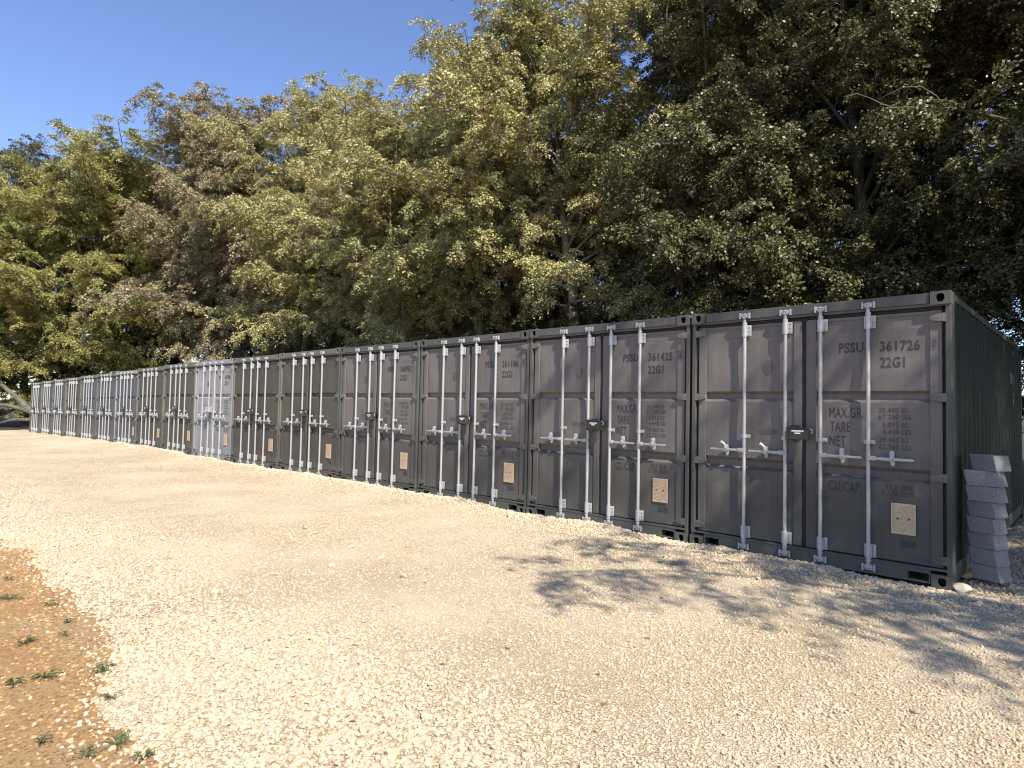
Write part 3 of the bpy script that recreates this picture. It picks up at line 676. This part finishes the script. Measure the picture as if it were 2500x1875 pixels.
# door paint, frame paint, number, check digit, weights?, plate?, lock?, round decal?, label
SPEC = [
 ('mauve', 'greenframe', '361726', '0', 2, 1, 1, 'nearest container, numbered 361726, its dark green side beside the concrete blocks'),
 ('mauve', 'mauve_frame', '361425', '6', 2, 1, 1, 'mauve-grey container numbered 361425, second from the right'),
 ('mauve', 'greenframe', '361186', '9', 2, 1, 1, 'mauve-grey container numbered 361186, third from the right'),
 ('mauve', 'greenframe', '360952', '1', 1, 1, 1, 'mauve-grey container numbered 360952, fourth from the right'),
 ('olive', 'oliveframe', None, None, 0, 1, 1, 'dark olive unnumbered container left of the one numbered 360952'),
 ('brown', 'oliveframe', None, None, 0, 1, 1, 'dark brown-green container immediately right of the light grey one'),
 ('grey', 'grey', '367020', None, 2, 1, 1, 'light grey container, the only pale one in the row'),
 ('olive', 'oliveframe', None, None, 0, 1, 1, 'dark olive container immediately left of the light grey one'),
 ('brown', 'oliveframe', None, None, 0, 1, 1, 'dark olive-brown container, second to the left of the light grey one'),
 ('blue', 'grey', None, None, 0, 1, 1, 'slate blue container with a pale grey left post, third left of the light grey one'),
 ('blue', 'oliveframe', None, None, 0, 0, 1, 'slate blue container with an olive left post and grey neighbour on its right'),
 ('blue', 'oliveframe', None, None, 0, 0, 1, 'slate blue container, fifth from the far left end of the row'),
 ('brown', 'brownframe', None, None, 0, 0, 1, 'brown container with a tan-brown left post, fourth from the far left end'),
 ('blue', 'oliveframe', None, None, 0, 0, 1, 'small-looking slate blue container, third from the far left end'),
 ('blue', 'oliveframe', None, None, 0, 0, 1, 'small-looking slate blue container, second from the far left end'),
 ('blue', 'oliveframe', None, None, 0, 0, 1, 'farthest container, at the left end of the row beside the leaning branch'),
]
rj = random.Random(5)
for i, (pd, pf, num, dig, txt, plate, lock, label) in enumerate(SPEC):
    dz = -.032*max(0, i+.5-7)
    root = empty('shipping_container', (-(i+1)*PITCH+.0222*(.5 if i else 1)+(0 if i else 0), 0 if i == 0 else rj.uniform(-.010, .010), dz+(0 if i == 0 else rj.uniform(-.007, .007))))
    root.rotation_euler = (0, 0 if i == 0 else rj.uniform(-.0015, .0015), 0)
    tag(root, label, 'container', GROUP)
    MD, MF = M[pd], M[pf]
    part('frame', MESH['frame'], MF, root)
    for k in ('tl', 'tr', 'bl', 'br'): part('corner_casting', MESH['cast', k], MF, root)
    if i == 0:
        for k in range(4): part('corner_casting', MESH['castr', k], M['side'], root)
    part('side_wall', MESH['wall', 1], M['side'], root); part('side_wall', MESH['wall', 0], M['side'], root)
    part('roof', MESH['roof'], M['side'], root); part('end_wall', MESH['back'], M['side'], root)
    part('rubber_gasket', MESH['gasket'], M['rubber'], root)
    for k in range(4): part('cam_keeper', MESH['kt', k], M['zinc'], root); part('cam_keeper', MESH['kb', k], M['zinc'], root)
    for s in (0, 1):
        d = part('door', MESH['door', s], MD, root)
        for z in (2.36, 1.655, .951, .242): part('hinge', MESH['hinge', s, z], MD if i < 4 else MF, d)
        for k in ((0, 1), (2, 3))[s]:
            part('locking_rod', MESH['rod', k], M['zinc'], d); part('rod_bracket', MESH['bt', k], M['zinc'], d); part('rod_bracket', MESH['bb', k], M['zinc'], d)
            part('rod_guide', MESH['guide', k], M['zinc'], d); part('handle', MESH['handle', k], M['zinc'], d)
            part('handle_catch', MESH['catch', k, 1 if (i == 0 and s == 0) else 0], M['zinc'], d)
        if s == 0:
            if i < 4: part('decal_mark', MESH['ghost', 0], M['ghost'], d); part('decal_mark', MESH['ghost', 1], M['ghost'], d)
            if i == 6: part('decal_mark', MESH['ghost', 0], M['letter_mid'], d); part('decal_mark', MESH['ghost', 1], M['letter_mid'], d)
        else:
            for me in (number_meshes(num) if num else []): part('number_lettering', me, M['letter'], d)
            if dig:
                part('check_digit', digit_mesh(dig), M['letter_mid'] if i < 1 else M['letter'], d)
                if i < 3: part('check_digit_box', MESH['digit_box'], M['letter_mid'], d)
            if txt:
                for me in MESH['weights']: part('weight_lettering', me, M['letter'], d)
                for me in MESH['weights2']: part('weight_lettering', me, M['letter_mid'] if i < 6 else M['letter'], d)
            for me in (MESH['cap'] if txt > 1 else []): part('capacity_lettering', me, M['letter_faint'], d)
            if i < 6: part('decal_mark', MESH['ghost', 2], M['letter_faint'], d)
            if plate:
                p = part('data_plate', MESH['plate'], M['plate'], d)
                part('plate_print', MESH['plate_ink'], M['plate_ink'], d)
                for me in (MESH['plate_hole'] if i < 4 else []): part('hole_dot', me, M['hole'], d)
    if lock:
        b = part('lock_box', MESH['lock'], M['lockbox'] if i != 6 else M['zinc'], root)
        [part('white_label', me, M['label_white'], b) for me in MESH['lock_label']]; part('padlock_shackle', MESH['hook'], M['zinc'], b)
    if i == 0:                                                   # worn white marks near the rear of the long side
        X = CW-.0085
        for y, z0, z1 in ((4.62, 1.98, 2.13), (4.72, 1.98, 2.0), (4.72, 2.01, 2.13), (4.90, 1.95, 2.10), (4.94, 1.80, 1.86), (4.94, 1.68, 1.77), (4.94, 2.38, 2.46)):
            w = MB(); w.box(X, X+.0015, y, y+.045, z0, z1); w.build('side_marking', M['white_mark'], root)

# ------------------------------------------------------------------ stack of concrete blocks
def block_mesh(L, D, h, seed):
    bm = bmesh.new(); bmesh.ops.create_cube(bm, size=1)
    for v in bm.verts: v.co = (v.co.x*L, v.co.y*D, (v.co.z+.5)*h)
    bmesh.ops.bevel(bm, geom=bm.edges[:], offset=.0025, segments=1, affect='EDGES')
    r = random.Random(seed); sh = r.uniform(.026, .032)
    for v in bm.verts: v.co += Vector((-sh*(v.co.z/h-.5)+r.uniform(-1, 1)*.0008, r.uniform(-1, 1)*.0008, r.uniform(-1, 1)*.0005))
    mb = MB(); mb.bm(bm); return mb.mesh('concrete_block')
BH = .1375
words = ['bottom', 'second', 'third', 'fourth', 'fifth', 'sixth', 'seventh', 'top']
bx = [.190, .180, .172, .166, .170, .168, .162, .195]; byaw = [-.36, -.42, -.46, -.38, -.42, -.22, -.16, -.50]
by = [.62, .615, .62, .61, .62, .60, .60, .62]
for k in range(8):
    me = block_mesh((.225, .22, .22, .22, .225, .25, .265, .215)[k], (.19, .185, .18, .185, .18, .17, .17, .19)[k], BH, k)
    o = link('concrete_block', me, M['concrete']); o.rotation_mode = 'ZYX'
    rot = Matrix.Rotation(byaw[k], 4, 'Z') @ Matrix.Rotation((-.012, .01, -.008, .012, -.012, .006, -.01, .0)[k], 4, 'Y') @ Matrix.Rotation(.0, 4, 'X')
    o.matrix_world = Matrix.Translation((bx[k], by[k], .03+k*.1400)) @ rot
    tag(o, {0: 'bottom concrete block of the slant-ended stack by the green container side, resting on the gravel', 7: 'topmost concrete block of the stack, sitting askew with its top showing'}.get(k, '%s grey concrete block counted up from the gravel in the stack' % words[k]), 'block', 'concrete blocks stacked beside the nearest container')

def rock(loc, s, seed, label):
    bm = bmesh.new(); bmesh.ops.create_icosphere(bm, subdivisions=3, radius=1)
    r = random.Random(seed); dirs = [(Vector((r.gauss(0, 1), r.gauss(0, 1), r.gauss(0, 1))).normalized(), r.uniform(.55, .85)) for _ in range(11)]
    for v in bm.verts:
        for d, c in dirs:
            t = v.co.dot(d)
            if t > c: v.co -= d*(t-c)
        v.co = Vector((v.co.x*s[0], v.co.y*s[1], v.co.z*s[2]))
    mb = MB(); mb.bm(bm); o = mb.build('rock', M['rockm']); o.location = loc; tag(o, label, 'rock'); return o
M['rockm'] = simple('pale_rock', (0.50, 0.44, 0.34), 0.9, 0, 0.2, 18, 0.006, 0.2)
rock((.055, .05, float(gz(.06, .05))+.03), (.085, .08, .06), 2, 'largest pale rock against the bottom corner of the nearest container')

# ------------------------------------------------------------------ trees
def unit(v): return v/np.maximum(np.linalg.norm(v, axis=-1, keepdims=True), 1e-9)
def bez(p, d, L, n, up_, droop, rg, wob=.08):
    pts = [np.array(p, float)]; d = unit(np.array(d, float)); st = L/n
    for k in range(n):
        t = k/n; d = unit(d+np.array([0, 0, up_*(1-t)-droop*t])*(1.6/n)*2+rg.normal(0, wob, 3)); pts.append(pts[-1]+d*st)
    return np.array(pts)
def gen_tree(seed, H=20., Rr=5., base=.16, nl=56, leaf=.080, per=60, gap=.05, dens=1.0):
    """beech: wandering trunk, many arching limbs that droop at the tips, leaves in flat hanging sprays"""
    rg = np.random.default_rng(seed); wood = MB(); tw = []
    n = 12; tr = [np.array([0, 0, -.3])]; d = np.array([0, 0, 1.])
    for k in range(n): d = unit(d+rg.normal(0, .06, 3)+np.array([0, 0, .05])); tr.append(tr[-1]+d*(H*.88+.3)/n)
    tr = np.array(tr); r0 = H*.0125
    wood.tube([tuple(p) for p in tr], [r0*(1.3 if k == 0 else 1)*(1-.95*(k/n))+.01 for k in range(n+1)], 10)
    az = rg.uniform(0, 6.28)
    for i in range(nl):
        f = base+(.99-base)*((i+rg.uniform(0, 1))/nl)**.9; q = f*n; k = min(int(q), n-1); p = tr[k]+(tr[k+1]-tr[k])*(q-k)
        az += 2.4+rg.normal(0, .4); t = (f-base)/(1-base)
        L = Rr*(.22+.80*math.sin(math.pi*(.10+.64*(1-t)**.72)))*rg.uniform(.66, 1.18)
        L = max(L, 1.5); el = R_(22+52*t+rg.normal(0, 9)); dd = [math.cos(az)*math.cos(el), math.sin(az)*math.cos(el), math.sin(el)]
        m = 8; lp = bez(p, dd, L*1.15, m, .06, .42-.15*t, rg, .10); lr = max(.016, .0125*L*(1-.4*t))
        wood.tube([tuple(x) for x in lp], [lr*(1-.85*j/m)+.005 for j in range(m+1)], 6, False)
        ns = int(max(6, L*4.4)*dens)
        for j in range(ns):
            s = .14+.86*((j+rg.uniform(0, 1))/ns)**.85; q2 = s*m; k2 = min(int(q2), m-1); sp = lp[k2]+(lp[k2+1]-lp[k2])*(q2-k2)
            ld = unit(lp[k2+1]-lp[k2]); side = unit(np.cross(ld, [0, 0, 1])+1e-6)*(1 if j % 2 else -1)
            sdv = unit(ld*rg.uniform(.1, .9)+side*rg.uniform(.3, 1.1)+np.array([0, 0, rg.normal(.1, .5)])); SL = (.55+.26*L*(1-s*.6))*rg.uniform(.55, 1.2)
            bp = bez(sp, sdv, SL, 4, .05, .75, rg, .16)
            if rg.uniform() < .75: wood.tube([tuple(x) for x in bp], [.011*(1-.75*u/4)+.002 for u in range(5)], 3, False)
            if rg.uniform() < gap: continue
            nt_ = max(3, int(SL/.17))
            for u in range(nt_):
                a = (.12+.88*(u+rg.uniform(0, 1))/nt_)*4; k3 = min(int(a), 3); tp = bp[k3]+(bp[k3+1]-bp[k3])*(a-k3); bd = unit(bp[k3+1]-bp[k3])
                s2 = unit(np.cross(bd, [0, 0, 1])+1e-6)*(1 if u % 2 else -1)
                td = unit(bd*rg.uniform(.3, 1.)+s2*rg.uniform(.2, 1.)+np.array([0, 0, rg.normal(-.15, .4)]))
                o = tp-np.array([tr[k][0], tr[k][1], tp[2]-.6]); tw.append(np.concatenate([tp, td, [rg.uniform(.25, .6)], o/np.linalg.norm(o)]))
    tw = np.array(tw); P = tw[:, :3]; D = tw[:, 3:6]; LL = tw[:, 6]; O = tw[:, 7:]; nt = len(P); cnt = per
    a = rg.uniform(0, 1, (nt, cnt)); lat = rg.normal(0, 1, (nt, cnt))*.17*(1-.5*a)
    SN = unit(np.array([0, 0, .7])+O*.65+rg.normal(0, .32, (nt, 3)))
    S2 = unit(np.cross(D, SN)); SN = unit(np.cross(S2, D))
    pos = P[:, None]+D[:, None]*(a*LL[:, None])[..., None]+S2[:, None]*(lat*LL[:, None]*1.7)[..., None]+SN[:, None]*(rg.normal(0, .05, (nt, cnt)))[..., None]
    pos[..., 2] -= (a*LL[:, None])**2*1.3+np.abs(lat)*.15
    nrm = unit(SN[:, None]+rg.normal(0, .72, (nt, cnt, 3))); ax = unit(D[:, None]*.6+S2[:, None]*np.sign(lat)[..., None]*.8+rg.normal(0, .35, (nt, cnt, 3))+np.array([0, 0, -.3]))
    ax = unit(ax-nrm*(ax*nrm).sum(-1, keepdims=True)); sd_ = np.cross(nrm, ax); sz = leaf*(rg.uniform(.55, 1.3, (nt, cnt))*rg.uniform(.8, 1.2, (nt, 1)))[..., None]
    c0 = pos-ax*sz*.5; c2 = pos+ax*sz*.55-nrm*sz*.08; c1 = pos+sd_*sz*.36+ax*sz*.02+nrm*sz*.06; c3 = pos-sd_*sz*.36+ax*sz*.02+nrm*sz*.06
    Vv = np.stack([c0, c1, c2, c3], 2).reshape(-1, 3)
    keep = np.repeat(pos.reshape(-1, 3)[:, 2] > .6, 4); Vv = Vv[keep]; q = np.arange(len(Vv)).reshape(-1, 4)
    me = npmesh('crown', Vv, q); print('tree', seed, 'leaves', len(q), 'top', Vv[:, 2].max(), 'r', np.percentile(np.hypot(Vv[:, 0], Vv[:, 1]), 95))
    return wood.mesh('trunk', True), me
VAR = {}
VAR['a'] = gen_tree(11, 20, 5.8, .15, 58)
VAR['b'] = gen_tree(12, 20, 5.3, .20, 56)
VAR['c'] = gen_tree(13, 20, 6.2, .12, 58)
VAR['f'] = gen_tree(21, 20, 5.8, .36, 54)
VAR['g'] = gen_tree(25, 20, 5.6, .33, 54)
VAR['d'] = gen_tree(14, 20, 5.0, .28, 46, per=34, gap=.15)
for v in VAR.values():
    for me in v: me.materials.append(None)
def tree(x, y, H, spread, var, leafm, bark, rot, label, group='beech trees of the belt behind the containers', tilt=(0, 0)):
    sc = H/20
    t = empty('beech_tree', (x, y, float(gz(x, y))-.02)); t.rotation_euler = (tilt[0], tilt[1], rot); t.scale = (spread*sc, spread*sc, sc)
    tag(t, label, 'tree', group); wd, cr = VAR[var]
    part('trunk', wd, M[bark], t); part('crown', cr, M[leafm], t); return t
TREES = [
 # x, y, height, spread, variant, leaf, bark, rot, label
 (-3.2, 11.2, 18.5, 1.05, 'a', 'leaf_shade', 'bark', 0.4, 'dark shaded tree rising behind the nearest container'),
 (-7.8, 10.2, 16.5, 1.1, 'c', 'leaf_shade', 'bark', 1.9, 'tall dim green tree behind the container numbered 361425'),
 (-12.2, 10.2, 16.2, 1.2, 'g', 'leaf_olive', 'bark_lit', 3.0, 'tall tree leaving the top of the frame behind the container numbered 361186'),
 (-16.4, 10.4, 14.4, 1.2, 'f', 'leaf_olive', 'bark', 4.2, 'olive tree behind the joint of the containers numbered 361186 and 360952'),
 (-20.6, 9.8, 13.3, 1.25, 'g', 'leaf_olive', 'bark_lit', 5.3, 'bright khaki spreading tree with a pale bare trunk, biggest sunlit crown of the belt'),
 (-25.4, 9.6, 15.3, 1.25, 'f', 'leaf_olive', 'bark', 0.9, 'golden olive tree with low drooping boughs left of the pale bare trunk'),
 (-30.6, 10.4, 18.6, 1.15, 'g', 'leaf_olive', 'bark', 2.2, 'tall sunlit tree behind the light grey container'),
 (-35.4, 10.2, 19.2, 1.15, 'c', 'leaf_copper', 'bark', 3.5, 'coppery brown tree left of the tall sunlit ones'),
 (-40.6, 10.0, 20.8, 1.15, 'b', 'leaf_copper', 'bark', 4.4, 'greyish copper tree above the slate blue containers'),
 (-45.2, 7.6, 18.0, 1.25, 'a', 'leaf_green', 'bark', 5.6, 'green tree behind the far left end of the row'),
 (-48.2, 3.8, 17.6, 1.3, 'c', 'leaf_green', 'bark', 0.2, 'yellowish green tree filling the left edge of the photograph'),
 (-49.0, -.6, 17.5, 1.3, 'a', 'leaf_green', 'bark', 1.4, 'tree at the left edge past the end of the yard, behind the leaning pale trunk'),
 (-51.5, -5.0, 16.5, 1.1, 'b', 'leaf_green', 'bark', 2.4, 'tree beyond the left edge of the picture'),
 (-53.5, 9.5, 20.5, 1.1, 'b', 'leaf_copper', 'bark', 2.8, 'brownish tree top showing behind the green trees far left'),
 (-56.5, 2.5, 19.0, 1.1, 'a', 'leaf_shade', 'bark', 3.8, 'rear dark tree deep in the wood at the far left'),
 (-5.2, 16.0, 17, 1.1, 'c', 'leaf_shade', 'bark', 1.0, 'rear tree seen through gaps behind the nearest container'),
 (-11.0, 15.5, 14, 1.1, 'c', 'leaf_shade', 'bark', 2.0, 'rear tree in the shade behind the tall tree at 361186'),
 (-14.6, 14.5, 11.5, 1.2, 'c', 'leaf_shade', 'bark', 5.4, 'low dark rear tree closing the gap behind the containers numbered 361186 and 361425'),
 (-18.2, 15.2, 12.5, 1.1, 'c', 'leaf_shade', 'bark', 4.0, 'rear shaded trunk right of the pale bare trunk'),
 (-23.5, 15.6, 12.5, 1.1, 'c', 'leaf_shade', 'bark', 3.3, 'rear shaded tree behind the pale bare trunk'),
 (-28.5, 16.0, 12.5, 1.1, 'c', 'leaf_shade', 'bark', 5.0, 'rear shaded tree behind the golden olive one'),
 (-34.0, 15.8, 16, 1.1, 'b', 'leaf_shade', 'bark', 0.1, 'rear shaded tree behind the coppery one'),
 (-41.0, 16.0, 18, 1.1, 'a', 'leaf_shade', 'bark', 1.7, 'rear shaded tree above the far containers'),
 (-49.0, 15.5, 19, 1.1, 'c', 'leaf_shade', 'bark', 2.6, 'rear shaded tree beyond the end of the row'),
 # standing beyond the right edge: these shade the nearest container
 (.6, 16.0, 17, 1.1, 'a', 'leaf_shade', 'bark', 5.1, 'rear dark tree filling the gap above the far end of the green container side'),
 (6.5, 17.0, 18, 1.1, 'c', 'leaf_shade', 'bark', 3.3, 'rear dark tree at the top right corner of the photograph'),
 (3.4, 11.5, 19, 1.05, 'c', 'leaf_shade', 'bark', 2.9, 'dark tree at the right edge behind the long green container side'),
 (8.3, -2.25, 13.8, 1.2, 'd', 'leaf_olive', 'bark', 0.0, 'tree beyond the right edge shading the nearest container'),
 (9.4, 5.5, 17, 1.1, 'b', 'leaf_shade', 'bark', 4.8, 'tree farther beyond the right edge'),
 (12.6, -.6, 17, 1.1, 'c', 'leaf_shade', 'bark', 1.1, 'tree beyond the right edge nearer the yard'),
 (11.0, 12.0, 19, 1.0, 'd', 'leaf_shade', 'bark', 2.1, 'rear tree beyond the right edge'),
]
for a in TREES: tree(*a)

for x, y, H, sp, lf, lab in ((-47.5, 2.8, 5.5, 1.9, 'leaf_shade', 'dark low bush filling the gap under the trees at the far left end'),
    (-50.5, -1.6, 6.0, 2.0, 'leaf_shade', 'dark low bush at the left edge behind the leaning pale trunk'), (-46.5, 8.5, 6.0, 1.8, 'leaf_shade', 'dark bush behind the last container of the row')):
    bsh = tree(x, y, H, sp, 'c', lf, 'bark', x, lab, 'understorey bushes at the far left'); bsh.name = 'bush'; bsh['category'] = 'bush'
# leaning bare bough by the far end of the row
def bough():
    mb = MB(); mb.tube([(0, 0, -.2), (-.25, -.15, .9), (-1.2, -.7, 1.7), (-2.6, -1.3, 2.5), (-4.2, -2.0, 4.0), (-5.5, -2.6, 6.0)], [.20, .17, .14, .11, .08, .05], 10)
    mb.tube([(-.3, -.2, 1.0), (-1.6, -1.1, 1.35), (-3.4, -2.0, 1.4), (-5, -2.6, 1.9)], [.13, .11, .08, .05], 8)
    mb.tube([(-.1, -.05, .6), (-1.4, -.9, .55), (-3.0, -1.6, .2)], [.11, .08, .05], 8)
    return mb
bt = empty('leaning_tree', (-42.6, .9, float(gz(-42.6, .9)))); tag(bt, 'pale leaning tree trunk forking low down beside the far left end of the container row', 'tree')
bough().build('trunk', M['bark'], bt, True)
rg = np.random.default_rng(3)
def leafcloud(centers, rads, n, leaf):
    c = np.array(centers); k = rg.integers(0, len(c), n); pos = c[k]+rg.normal(0, 1, (n, 3))*np.array(rads)[k][:, None]*np.array([1, 1, .5])
    nr = unit(rg.normal(0, .5, (n, 3))+np.array([0, 0, 1])); ax = unit(np.cross(nr, rg.normal(0, 1, (n, 3)))); s2 = np.cross(nr, ax); s = leaf*rg.uniform(.6, 1.2, (n, 1))
    v = np.stack([pos-ax*s*.5, pos+s2*s*.33, pos+ax*s*.5, pos-s2*s*.33], 1).reshape(-1, 3); return v
me = npmesh('crown', leafcloud([(-3.6, -1.7, 4.2), (-4.6, -2.2, 5.2), (-5.6, -2.6, 6.2), (-2.6, -1.6, 3.4), (-5, -2.7, 2.3)], [.7, .8, .9, .4, .5], 9000, .085), np.arange(36000).reshape(-1, 4))
link('crown', me, M['leaf_green'], bt)

# ------------------------------------------------------------------ weeds on the sandy verge
def weed_mesh(seed, n, r):
    g = random.Random(seed); mb = MB()
    for k in range(n):
        a = g.uniform(0, 6.28); L = r*g.uniform(.4, 1); h = g.uniform(.01, .045)
        mb.tube([(0, 0, 0), (math.cos(a)*L*.5, math.sin(a)*L*.5, h), (math.cos(a)*L, math.sin(a)*L, h*.6)], [.0022, .0018, .001], 3, False)
        for j in range(7):
            t = .25+.75*j/7; cx = math.cos(a)*L*t; cy = math.sin(a)*L*t; cz = h*(1-.4*t)+.004; b = a+g.uniform(-1.4, 1.4); s = g.uniform(.008, .017)
            u = (math.cos(b)*s, math.sin(b)*s); w = (-math.sin(b)*s*.45, math.cos(b)*s*.45)
            mb.quad((cx, cy, cz), (cx+u[0]*.5+w[0], cy+u[1]*.5+w[1], cz+.004), (cx+u[0], cy+u[1], cz+g.uniform(-.002, .008)), (cx+u[0]*.5-w[0], cy+u[1]*.5-w[1], cz+.004))
    return mb.mesh('weed')
WEEDM = [weed_mesh(s, n, r) for s, n, r in ((1, 14, .10), (2, 22, .17), (3, 10, .07))]
for m_ in WEEDM: m_.materials.append(M['weed'])
def onz(px, py, zz=-.02):
    d = fwd+rr*((px-1250)/FPX)-uu*((py-937.5)/FPX); t = (zz-CZ)/d.z; return CX+d.x*t, CY+d.y*t
WEEDS = [(285, 1820, 1, 'broad green weed on the sand near the bottom left, largest of the sprigs'), (205, 1845, 0, 'green sprig at the very bottom left of the sand'),
 (258, 1648, 0, 'green sprig on the sand where the gravel edge bulges in'), (270, 1712, 0, 'flat green sprig just left of the coarse stones'), (58, 1578, 0, 'green weed on bare orange sand at the left edge'),
 (122, 1488, 0, 'weed sprig between the sand and the gravel edge, upper part of the verge'), (165, 1530, 2, 'small sprig beside the gravel edge'), (110, 1660, 0, 'thin weed in the middle of the orange sand'),
 (20, 1470, 1, 'greyish weed cut by the left edge of the frame'), (22, 1425, 2, 'topmost small weed at the left edge'), (100, 1812, 2, 'thin sprig in the lower left sand'), (350, 1862, 2, 'tiny sprig among stones at the bottom edge'), (160, 1563, 2, 'tiny sprig below the gravel edge'), (35, 1675, 2, 'small weed near the left edge below the middle of the sand')]
for k, (px, py, v, lab) in enumerate(WEEDS):
    x, y = onz(px, py); o = bpy.data.objects.new('weed', WEEDM[v]); COL.objects.link(o); o.location = (x, y, float(gz(x, y))+.002); o.rotation_euler = (0, 0, k*1.7); o.scale = [rj.uniform(.6, .85)]*3
    tag(o, lab, 'weed', 'weeds on the sandy verge')
